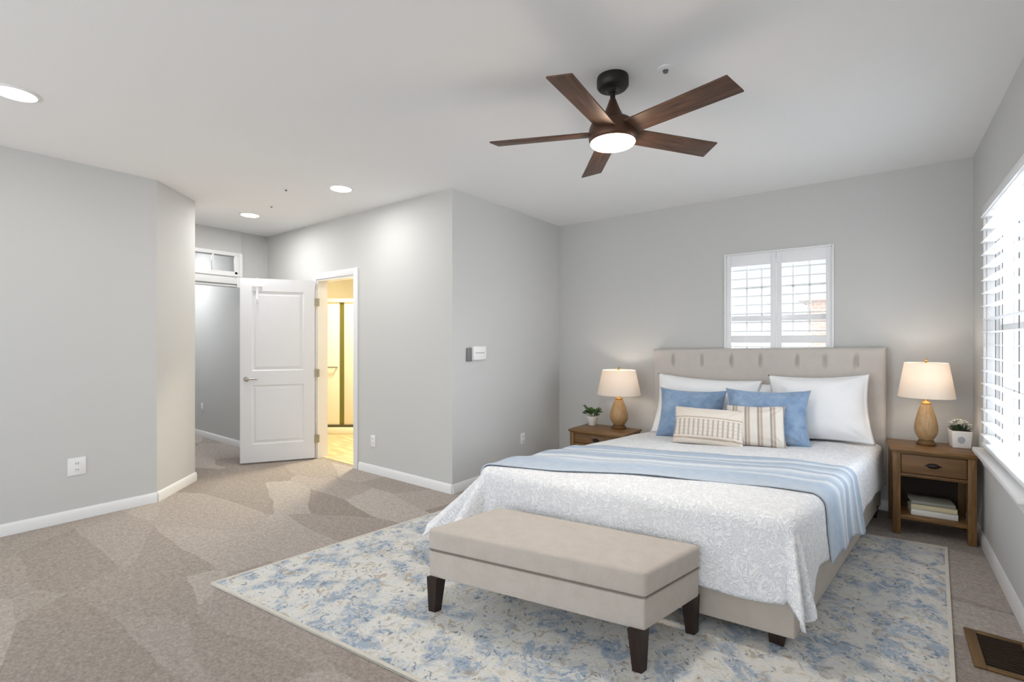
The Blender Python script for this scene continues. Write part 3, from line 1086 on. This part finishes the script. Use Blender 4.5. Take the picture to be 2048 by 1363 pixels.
rail(RF[2], RF[1], (-1, 0), 'side_rail')
rail(RF[0], RF[3], (1, 0), 'side_rail')
n = Vector((0, 1))
b = B(); prism(b, [L2(RF[3]), L2(RF[2]), L2(RF[2] + n * 0.05 + Vector((0.006, 0))), L2(RF[3] + n * 0.05)], 0.060, 0.342, 0.008, 3); obj('foot_rail', b, M['linen'], bed)
for px, py in ((-0.37, 2.475), (-1.86, 2.34), (-0.05, 4.72), (-1.78, 4.72)):
    zf = 0.0115 if py < 3 else 0.0
    b = B()
    lo, hi = 0.03, 0.038
    prism(b, [(px + sx * hi - BX, py + sy * hi - BY) for sx, sy in ((-1, -1), (1, -1), (1, 1), (-1, 1))], zf, 0.10, 0.004)
    for v in b.verts:
        if v.co.z < 0.03:
            v.co.x = px - BX + (v.co.x - px + BX) * 0.8
            v.co.y = py - BY + (v.co.y - py + BY) * 0.8
    obj('leg', b, M['dark_leg'], bed)
b = B(); prism(b, [L2(p) for p in (RF[0] + Vector((.05, -.01)), RF[1] + Vector((-.05, -.01)), RF[2] + Vector((-.05, .06)), RF[3] + Vector((.05, .06)))][::-1], 0.20, 0.235); obj('slatted_base', b, M['ns_dark'], bed)

ins = 0.10
mq = [HLc + Vector((ins, 0)), HRc + Vector((-ins, 0)), FRc + Vector((-ins, ins)), FLc + Vector((ins, ins))]
mz = [TOP['HL'], TOP['HR'], TOP['FR'], TOP['FL']]
b = B()
prism(b, [(p.x, p.y, 0.236, z - 0.02) for p, z in zip(mq, mz)][::-1], 0, 0, 0.02, 3)
mt = obj('mattress', b, M['white_cotton'])
tag(mt, 'white mattress on the beige bed under the quilted coverlet', 'mattress')

# cloth over the bed: t runs from the head to the foot, s from the left to the right
CW, CL, RAD = 1.74, 2.42, 0.055


def Q(a, bb):
    p = (HLc * (1 - a) + HRc * a) * (1 - bb) + (FLc * (1 - a) + FRc * a) * bb
    z = (TOP['HL'] * (1 - a) + TOP['HR'] * a) * (1 - bb) + (TOP['FL'] * (1 - a) + TOP['FR'] * a) * bb
    return p, z


def smooth(x, a, bb):
    t = max(0, min(1, (x - a) / (bb - a)))
    return t * t * (3 - 2 * t)


def drape(s, t, off=0.0, puff=0.0):
    sc, tcl = max(RAD, min(CW - RAD, s)), min(CL - RAD, t)
    p, z = Q(sc / CW, max(0, tcl) / CL)
    da = s - sc
    db = max(0.0, t - tcl)
    # pillowy top
    e = min(sc - RAD, CW - RAD - sc, CL - RAD - tcl)
    z += 0.012 * smooth(e, 0, 0.25) + puff + 0.006 * noise.noise((s * 3.1, t * 3.1, 2.0))
    nx = Vector((0.99, -0.13)) if da > 0 else Vector((-1, 0.03))
    ny = Vector((0.09, -0.995))
    r = (abs(da) ** 2.35 + db ** 2.35) ** (1 / 2.35)
    if da > 0 and r > 0.36: r = 0.36 + 0.17 * (1 - math.exp(-(r - 0.36) / 0.17))
    if r < 1e-6: return Vector((p.x, p.y, z + off))
    d = (nx * abs(da) + ny * db)
    d.normalize()
    phi = math.atan2(db, abs(da))
    corner = math.sin(2 * phi)
    qa = RAD * PI / 2
    if r < qa:
        an = r / RAD
        hx, dz = RAD * math.sin(an), RAD * (1 - math.cos(an))
        hx += off * math.sin(an)
        up = off * math.cos(an)
        rest = 0
    else:
        rest = r - qa
        left = da < 0
        fl = (0.50 if left else 0.15) * smooth(corner, 0.0, 0.8) + (0.03 if phi > 0.8 else (0.035 if not left else 0.25 * smooth(t, 0.5, 1.4)))
        wave = 0.0
        if db > 0 and da == 0: wave = 0.012 * (1 + math.sin(s * 9.0 + 0.7)) * smooth(s, 0.2, 0.6)
        elif db == 0: wave = 0.016 * (1 + math.sin(t * 11.0 + (0.3 if left else 1.1))) * smooth(t, 0.4, 0.9)
        else: wave = 0.055 * math.sin(phi * 6.0 + 0.9) * corner
        k = min(1.0, rest / 0.35)
        hx = RAD + off + rest * fl + wave * k + 0.010 * k * noise.noise((s * 6, t * 6, 5.0))
        dz = RAD + rest * math.sqrt(max(0.2, 1 - fl * fl))
        up = 0
    q = p + d * hx
    return Vector((q.x, q.y, z + up - dz))


def cloth(s0f, s1f, t0f, t1f, ns, ntt, off, thick, lift=None):
    bm = B()
    uvl = bm.loops.layers.uv.new('UVMap')
    top = []
    for j in range(ntt + 1):
        row = []
        for i in range(ns + 1):
            u, v = i / ns, j / ntt
            s_ = s0f(v) * (1 - u) + s1f(v) * u
            t_ = t0f(u) * (1 - v) + t1f(u) * v
            c = drape(s_, t_, off)
            if lift: c.z += lift(u, v, s_, t_)
            c.z = max(c.z, 0.018 + thick)
            row.append((bm.verts.new(c), (u, v)))
        top.append(row)
    for a, c in zip(top, top[1:]):
        for i in range(ns):
            q = (a[i], a[i + 1], c[i + 1], c[i])
            f = bm.faces.new([x[0] for x in q])
            for lp, x in zip(f.loops, q): lp[uvl].uv = x[1]
    return bm


def solid(o, th):
    md = o.modifiers.new('thickness', 'SOLIDIFY')
    md.thickness = th
    md.offset = 1.0
    return o


ohR = lambda v: 0.27 + 0.145 * smooth(v, 0.74, 0.93) + 0.012 * math.sin(v * 21)
cb = cloth(lambda v: -(0.34 + 0.16 * v), lambda v: CW + ohR(v), lambda u: 0.02, lambda u: CL + 0.345 + 0.085 * smooth(u, 0.82, 0.97) + 0.012 * math.sin(u * 19), 170, 170, 0.006, 0.006)
cov = obj('coverlet', cb, M['quilt'], sharp=3.2)
solid(cov, -0.006)
tag(cov, 'white quilted coverlet draped over the bed to the rug', 'coverlet')

thu = lambda u: 1.50 - 0.36 * u + 0.02 * math.sin(u * 5)          # head-side edge
thl = lambda u: 2.40 - 0.47 * smooth(u, 0.0, 1.0) + 0.015 * math.sin(u * 7)
fold = lambda u, v, s, t: 0.005 + 0.006 * math.sin(v * 17 + 2.0 * math.sin(u * 4)) + 0.005 * noise.noise((u * 8, v * 5, 1.0))
tb = cloth(lambda v: -0.40, lambda v: CW + 0.35 - 0.06 * v + 0.02 * math.sin(v * 14), thu, thl, 150, 60, 0.017, 0.008, fold)
thr = obj('throw_blanket', tb, M['throw'], sharp=3.2)
solid(thr, -0.007)
tag(thr, 'blue and white striped throw laid across the foot half of the bed', 'blanket')


# ------------------------------------------------------------------ pillows
def pillow(name, label, cat, group, m, wd, h, th, loc, yaw, tilt, pinch=0.06, roll=0.0, n=44, seed=0.0, flange=0.0, wr=0.010):
    """stands on its lower edge at loc, faces -y, leans back by tilt"""
    bm = B()
    def grid(side):
        rows = []
        for j in range(n + 1):
            row = []
            for i in range(n + 1):
                u, v = 2 * i / n - 1, 2 * j / n - 1
                x = wd / 2 * u * (1 - pinch * (1 - v * v) * u * u)
                z = h / 2 * v * (1 - pinch * 1.15 * (1 - u * u) * v * v)
                uu, vv = min(1, abs(u) / (1 - flange)), min(1, abs(v) / (1 - flange))
                f = max(0, 1 - uu ** 2.6) ** 0.55 * max(0, 1 - vv ** 2.6) ** 0.55
                y = side * (th / 2 * f + 0.003)
                # creases running in from the corners
                rr = math.hypot(abs(u) - 1, abs(v) - 1)
                an = math.atan2(1 - abs(v) + 1e-4, 1 - abs(u) + 1e-4)
                y += side * f ** 0.5 * wr * (1.6 * math.sin(an * 14 + seed) * math.exp(-rr * 2.2) + 1.5 * noise.noise((u * 2.4 + seed, v * 2.4, side * 3.0)))
                if j == 0 or j == n or i == 0 or i == n: y = 0
                row.append(bm.verts.new((x, y, z + h / 2)))
            rows.append(row)
        for a, c in zip(rows, rows[1:]):
            for i in range(n): bm.faces.new((a[i], a[i + 1], c[i + 1], c[i]))
    grid(-1); grid(1)
    bmesh.ops.remove_doubles(bm, verts=bm.verts[:], dist=0.0006)
    o = obj(name, bm, m, sharp=3.2)
    o.location = loc
    o.rotation_euler = (Matrix.Rotation(yaw, 3, 'Z') @ Matrix.Rotation(-tilt, 3, 'X') @ Matrix.Rotation(roll, 3, 'Y')).to_euler()
    tag(o, label, cat, group)
    return o


GP = 'pillows on the bed'
pillow('pillow', 'plain white pillow standing upright at the middle of the headboard', 'pillow', GP, M['white_cotton'], 0.62, 0.47, 0.10, (-0.88, 4.745, 0.53), R(2), R(4), 0.05, seed=3.0)
pillow('pillow', 'large white pillow on the left of the bed, behind the left blue cushion', 'pillow', GP, M['white_cotton'], 0.94, 0.585, 0.20, (-1.31, 4.58, 0.475), R(2), R(16), 0.085, seed=1.0, flange=0.04, roll=R(2))
pillow('pillow', 'large white flanged pillow on the right of the bed beside the nightstand', 'pillow', GP, M['white_cotton'], 0.72, 0.56, 0.22, (-0.385, 4.60, 0.555), R(3), R(16), 0.085, seed=2.0, flange=0.07, roll=R(-3))
GC = 'cushions on the bed'
pillow('cushion', 'blue velvet cushion on the left, leaning on the white pillow', 'cushion', GC, M['velvet'], 0.58, 0.47, 0.19, (-1.345, 4.33, 0.50), R(4), R(22), 0.10, seed=4.0, roll=R(0))
pillow('cushion', 'blue velvet cushion on the right, behind the brown-striped cushion', 'cushion', GC, M['velvet'], 0.62, 0.47, 0.20, (-0.715, 4.26, 0.54), R(6), R(22), 0.11, seed=5.5, roll=R(-1))
pillow('cushion', 'cream cushion with brown vertical stripes, behind the plaid cushion', 'cushion', GC, M['striped'], 0.42, 0.335, 0.14, (-0.76, 4.10, 0.553), R(8), R(24), 0.07, seed=6.0, roll=R(-2))
pillow('cushion', 'small beige plaid lumbar cushion at the front of the pile', 'cushion', GC, M['plaid'], 0.53, 0.31, 0.14, (-1.09, 3.97, 0.545), R(9), R(26), 0.05, seed=7.0, roll=R(1))

# ------------------------------------------------------------------ bench
bq = [Vector((-1.825, 1.695)), Vector((-0.762, 1.905)), Vector((-0.664, 2.328)), Vector((-1.73, 2.165))]
bc = sum(bq, Vector((0, 0))) / 4
bn = thing('bench', 'oatmeal upholstered bench with dark legs at the foot of the bed', 'bench', (bc.x, bc.y, 0.0))
loc2 = [p - bc for p in bq]
shr = lambda k: [(p.x * k, p.y * k) for p in loc2]


def cushion_block(z0, z1, grow, rad):
    bm = B()
    prism(bm, shr(grow), z0, z1, rad, 4)
    return bm


b = cushion_block(0.182, 0.318, 0.988, 0.010); obj('apron', b, M['bench'], bn)
b = cushion_block(0.315, 0.424, 1.0, 0.020)
for v in b.verts:
    if v.co.z > 0.40:
        e = 1 - max(abs(v.co.x) / 0.55, abs(v.co.y) / 0.3)
        v.co.z += 0.006 * max(0, e)
obj('cushion', b, M['bench'], bn)
b = B()
for z in (0.3165,):
    c = shr(0.992)
    tube(b, [((1 - t) * c[i][0] + t * c[(i + 1) % 4][0], (1 - t) * c[i][1] + t * c[(i + 1) % 4][1], z) for i in range(4) for t in (0.02, 0.25, 0.5, 0.75, 0.98)] + [((0.98 * c[0][0] + 0.02 * c[1][0]), (0.98 * c[0][1] + 0.02 * c[1][1]), z)], 0.0035, 8, caps=False)
obj('piping', b, fabric('bench_piping', (150, 138, 126)), bn)
for k, p in enumerate(loc2):
    q = p * 0.94
    b = B()
    ex, ey = (loc2[1] - loc2[0]).normalized(), (loc2[3] - loc2[0]).normalized()
    def corner(h, z, shift): return [b.verts.new(((q + ex * sx * h + ey * sy * h).x + shift.x, (q + ex * sx * h + ey * sy * h).y + shift.y, z)) for sx, sy in ((-1, -1), (1, -1), (1, 1), (-1, 1))]
    lo = corner(0.019, 0.0115, Vector((0, 0)))
    hi = corner(0.029, 0.186, -p * 0.012)
    b.faces.new(lo[::-1]); b.faces.new(hi)
    for i in range(4): b.faces.new((lo[i], lo[(i + 1) % 4], hi[(i + 1) % 4], hi[i]))
    obj('leg', b, M['dark_leg'], bn)


# ------------------------------------------------------------------ nightstands
def nightstand(label, loc, rz, wd, dp, ht, zs=1.0):
    r = thing('nightstand', label, 'nightstand', loc, rz, 'nightstands beside the bed')
    X, Y = wd / 2, dp / 2
    lg = 0.045
    k = ht / 0.61
    b = B(); box(b, -X, X, -Y, Y, ht - 0.022, ht, 0.004); box(b, -X + 0.012, X - 0.012, -Y + 0.012, Y - 0.012, ht - 0.036, ht - 0.021, 0.004); obj('top', b, M['ns_wood'], r)
    for sx in (-1, 1):
        for sy in (-1, 1):
            b = B()
            cx_, cy_ = sx * (X - 0.014 - lg / 2), sy * (Y - 0.014 - lg / 2)
            box(b, cx_ - lg / 2, cx_ + lg / 2, cy_ - lg / 2, cy_ + lg / 2, 0, ht - 0.035, 0.003)
            obj('leg', b, M['ns_wood_v'], r)
    xi = X - 0.014 - lg
    zd0, zd1 = ht - 0.175 * k, ht - 0.036
    for sx in (-1, 1):
        b = B(); box(b, sx * (X - 0.03) - 0.008, sx * (X - 0.03) + 0.008, -Y + 0.05, Y - 0.05, zd0, zd1); obj('side_panel', b, M['ns_wood'], r)
    b = B(); box(b, -xi, xi, Y - 0.035, Y - 0.022, 0.13 * k, zd1); obj('back_panel', b, M['ns_dark'], r)
    b = B(); box(b, -xi, xi, -Y + 0.02, Y - 0.03, zd0 - 0.022, zd0, 0.002); obj('drawer_rail', b, M['ns_wood'], r)
    b = B(); box(b, -xi + 0.003, xi - 0.003, -Y + 0.024, Y - 0.06, zd0 + 0.004, zd1 - 0.004, 0.003); d = obj('drawer', b, M['ns_drawer'], r)
    # cup pull
    zc = (zd0 + zd1) / 2
    b = B()
    lathe(b, [(0.036, 0.0), (0.034, 0.008), (0.026, 0.016), (0.012, 0.021), (0.001, 0.022)], 28, M=Matrix.Translation((0, -Y + 0.025, zc)) @ Matrix.Rotation(R(90), 4, 'X') @ Matrix.Diagonal((1, 0.5, 1, 1)))
    box(b, -0.046, 0.046, -Y + 0.0215, -Y + 0.0245, zc - 0.004, zc + 0.004, 0.001)
    obj('cup_pull', b, M['black_metal'], d)
    b = B(); box(b, -xi - 0.01, xi + 0.01, -Y + 0.018, Y - 0.03, 0.11 * k, 0.14 * k, 0.003); obj('shelf', b, M['ns_wood'], r)
    return r, 0.14 * k


nsR, shz = nightstand('brown wooden nightstand right of the bed with books on its shelf', (0.282, 4.615, 0), R(3), 0.47, 0.42, 0.61)
nsL, _ = nightstand('brown wooden nightstand left of the bed, half hidden by the coverlet', (-2.245, 4.53, 0), R(0), 0.61, 0.44, 0.47)


# ------------------------------------------------------------------ table lamps
def table_lamp(label, loc, kr):
    r = thing('table_lamp', label, 'table lamp', loc, 0, 'bedside lamps')
    b = B(); lathe(b, [(0.072, 0.0), (0.076, 0.006), (0.076, 0.014), (0.064, 0.026), (0.060, 0.034), (0.052, 0.038)], 36); obj('foot', b, M['ceramic_foot'], r)
    b = B(); lathe(b, [(0.046, 0.034), (0.062, 0.050), (0.084, 0.082), (0.092, 0.115), (0.090, 0.148), (0.080, 0.190), (0.066, 0.232), (0.052, 0.268), (0.042, 0.292), (0.036, 0.300)], 44); obj('body', b, M['ceramic'], r)
    b = B(); lathe(b, [(0.037, 0.298), (0.039, 0.306), (0.030, 0.314), (0.018, 0.322), (0.014, 0.345), (0.016, 0.352), (0.016, 0.39), (0.012, 0.392)], 28); obj('neck', b, M['gold'], r)
    b = B(); tube(b, [(0, 0.028, 0.385), (0, 0.055, 0.44), (0, 0.05, 0.55), (0, 0.008, 0.598), (0, -0.008, 0.598), (0, -0.05, 0.55), (0, -0.055, 0.44), (0, -0.028, 0.385)], 0.002, 6)
    tube(b, [(0, 0, 0.39), (0, 0.028, 0.385)], 0.002, 6); tube(b, [(0, 0, 0.39), (0, -0.028, 0.385)], 0.002, 6)
    for k in range(3):
        an = 2 * PI * k / 3
        tube(b, [(0, 0, 0.599), (0.165 * math.cos(an), 0.165 * math.sin(an), 0.596)], 0.002, 6)
    obj('harp', b, M['gold'], r)
    b = B(); lathe(b, [(0.012, 0.39), (0.014, 0.405), (0.030, 0.435), (0.032, 0.455), (0.024, 0.478), (0.006, 0.490), (0.001, 0.491)], 24); obj('bulb', b, M['bulb'], r)
    b = B()
    pr = [(0.219, 0.348), (0.2205, 0.349), (0.168, 0.600), (0.1665, 0.601), (0.1655, 0.600), (0.218, 0.349), (0.219, 0.348)]
    lathe(b, pr, 56, cap0=False, cap1=False)
    bmesh.ops.remove_doubles(b, verts=b.verts[:], dist=0.0002)
    obj('shade', b, M['shade'], r)
    b = B(); lathe(b, [(0.004, 0.596), (0.010, 0.604), (0.006, 0.612), (0.010, 0.622), (0.005, 0.632), (0.001, 0.633)], 18); obj('finial', b, M['gold'], r)
    for c in children(r):
        for v in c.data.vertices:
            v.co.x *= kr; v.co.y *= kr
    lamp('table_lamp_glow', 'POINT', (loc[0], loc[1], loc[2] + 0.50), LAMP_W, (1, 0.92, 0.84), 0.035)
    return r


table_lamp('lit tan ceramic lamp on the right nightstand, under the cream shade', (0.268, 4.665, 0.61), 0.75)
table_lamp('lit tan ceramic lamp on the left nightstand, beside the leafy plant', (-2.15, 4.66, 0.47), 1.0)


# ------------------------------------------------------------------ plants
def leaf(bm, base, d, ln, wd, curl=0.3, roll=0.0):
    d = Vector(d).normalized()
    side = d.cross(Vector((0, 0, 1)))
    if side.length < 1e-3: side = Vector((1, 0, 0))
    side.normalize()
    side = Matrix.Rotation(roll, 3, d) @ side
    nrm = side.cross(d).normalized()
    n = 6
    L_, C_, R_ = [], [], []
    for i in range(n + 1):
        t = i / n
        w_ = wd * math.sin(PI * min(1, t * 0.96 + 0.04)) ** 0.8 + 0.0006
        p = Vector(base) + d * ln * t - nrm * (-curl) * ln * t * t * 0.5 + Vector((0, 0, -curl * ln * t * t * 0.4))
        L_.append(bm.verts.new(p - side * w_ + nrm * w_ * 0.25)); C_.append(bm.verts.new(p)); R_.append(bm.verts.new(p + side * w_ + nrm * w_ * 0.25))
    for i in range(n):
        bm.faces.new((L_[i], C_[i], C_[i + 1], L_[i + 1])); bm.faces.new((C_[i], R_[i], R_[i + 1], C_[i + 1]))


pl = thing('potted_plant', 'small green leafy plant in a white pot on the left nightstand', 'plant', (-2.455, 4.66, 0.47))
b = B(); lathe(b, [(0.040, 0), (0.045, 0.004), (0.062, 0.085), (0.066, 0.092), (0.066, 0.100), (0.060, 0.100), (0.056, 0.082), (0.001, 0.080)], 36, cap1=True); obj('pot', b, M['pot'], pl)
b = B(); lathe(b, [(0.0565, 0.080), (0.03, 0.088), (0.001, 0.089)], 24); obj('soil', b, M['soil'], pl)
rnd = random.Random(3)
b = B(); st = B()
for k in range(14):
    an = rnd.uniform(0, 2 * PI); el = rnd.uniform(0.5, 1.35); ln = rnd.uniform(0.05, 0.115)
    d = Vector((math.cos(an) * math.cos(el), math.sin(an) * math.cos(el), math.sin(el)))
    p0 = Vector((0.02 * math.cos(an), 0.02 * math.sin(an), 0.085)); p1 = p0 + d * ln
    tube(st, [p0, p0 + d * ln * 0.5, p1], 0.0022, 6)
    for q in range(4):
        a2 = an + rnd.uniform(-1.5, 1.5)
        leaf(b, p0 + d * ln * rnd.uniform(0.55, 1.0), (math.cos(a2), math.sin(a2), rnd.uniform(0.1, 0.9)), rnd.uniform(0.045, 0.07), rnd.uniform(0.014, 0.021), 0.5, rnd.uniform(-0.5, 0.5))
obj('leaves', b, M['leaf'], pl); obj('stems', st, M['leaf_dark'], pl)

pf = thing('flower_pot', 'white flowers in a square white pot on the right nightstand by the window', 'plant', (0.455, 4.71, 0.61), R(8))
pf.scale = (0.8, 0.8, 0.97)
b = B()
prism(b, [(-0.07, -0.07), (0.07, -0.07), (0.07, 0.07), (-0.07, 0.07)], 0.0, 0.125, 0.006, 2)
for v in b.verts:
    k = 0.86 + 0.14 * v.co.z / 0.125
    v.co.x *= k; v.co.y *= k
obj('pot', b, M['pot'], pf)
b = B(); prism(b, [(-0.062, -0.062), (0.062, -0.062), (0.062, 0.062), (-0.062, 0.062)], 0.1245, 0.128); obj('soil', b, M['soil'], pf)
b = B(); lathe(b, [(0.026, 0), (0.026, 0.0015)], 24, M=Matrix.Translation((-0.005, -0.0655, 0.06)) @ Matrix.Rotation(R(94), 4, 'X')); obj('motif', b, plain('pale_grey_blue_motif', (178, 186, 198), 0.5), pf)
b = B(); fl = B()
for k in range(46):
    an = rnd.uniform(0, 2 * PI); rr = rnd.uniform(0.0, 0.06)
    leaf(b, (rr * math.cos(an), rr * math.sin(an), 0.125), (math.cos(an) * 0.8, math.sin(an) * 0.8, rnd.uniform(0.2, 1.2)), rnd.uniform(0.04, 0.065), rnd.uniform(0.007, 0.011), 0.5, rnd.uniform(-0.4, 0.4))
for k in range(26):
    an = rnd.uniform(0, 2 * PI); rr = 0.075 * math.sqrt(rnd.random())
    c = Vector((rr * math.cos(an), rr * math.sin(an), 0.165 + 0.03 * (1 - rr / 0.075) + rnd.uniform(-0.008, 0.01)))
    for q in range(5):
        a2 = 2 * PI * q / 5 + rnd.random()
        leaf(fl, c, (math.cos(a2), math.sin(a2), 0.6), 0.020, 0.008, 0.2)
    tube(b, [(c.x * 0.5, c.y * 0.5, 0.126), c], 0.0012, 5)
obj('leaves', b, M['leaf_dark'], pf); obj('flowers', fl, M['petal'], pf)

# ------------------------------------------------------------------ books on the right shelf
z = shz
for lab, wd, dp, th, dx, rz, mm in (('thick cream book at the bottom of the stack on the nightstand shelf', 0.25, 0.19, 0.042, 0.0, 2, 'cover_white'),
                                    ('pale yellow book in the middle of the stack on the nightstand shelf', 0.245, 0.185, 0.034, 0.004, -2, 'cover_cream'),
                                    ('thin grey book on top of the stack on the nightstand shelf', 0.235, 0.18, 0.024, -0.006, 3, 'cover_grey')):
    bk = thing('book', lab, 'book', (0.292 + dx, 4.56, z), R(3 + rz), 'books on the nightstand shelf')
    b = B(); box(b, -wd / 2, wd / 2, -dp / 2, dp / 2, 0, 0.003, 0.001); box(b, -wd / 2, wd / 2, -dp / 2, dp / 2, th - 0.003, th, 0.001); box(b, -wd / 2, wd / 2, -dp / 2, -dp / 2 + 0.003, 0, th, 0.001)
    obj('cover', b, M[mm], bk)
    b = B(); box(b, -wd / 2 + 0.004, wd / 2 - 0.004, -dp / 2 + 0.0032, dp / 2 - 0.004, 0.0031, th - 0.0031); obj('pages', b, M['paper'], bk)
    z += th + 0.0005
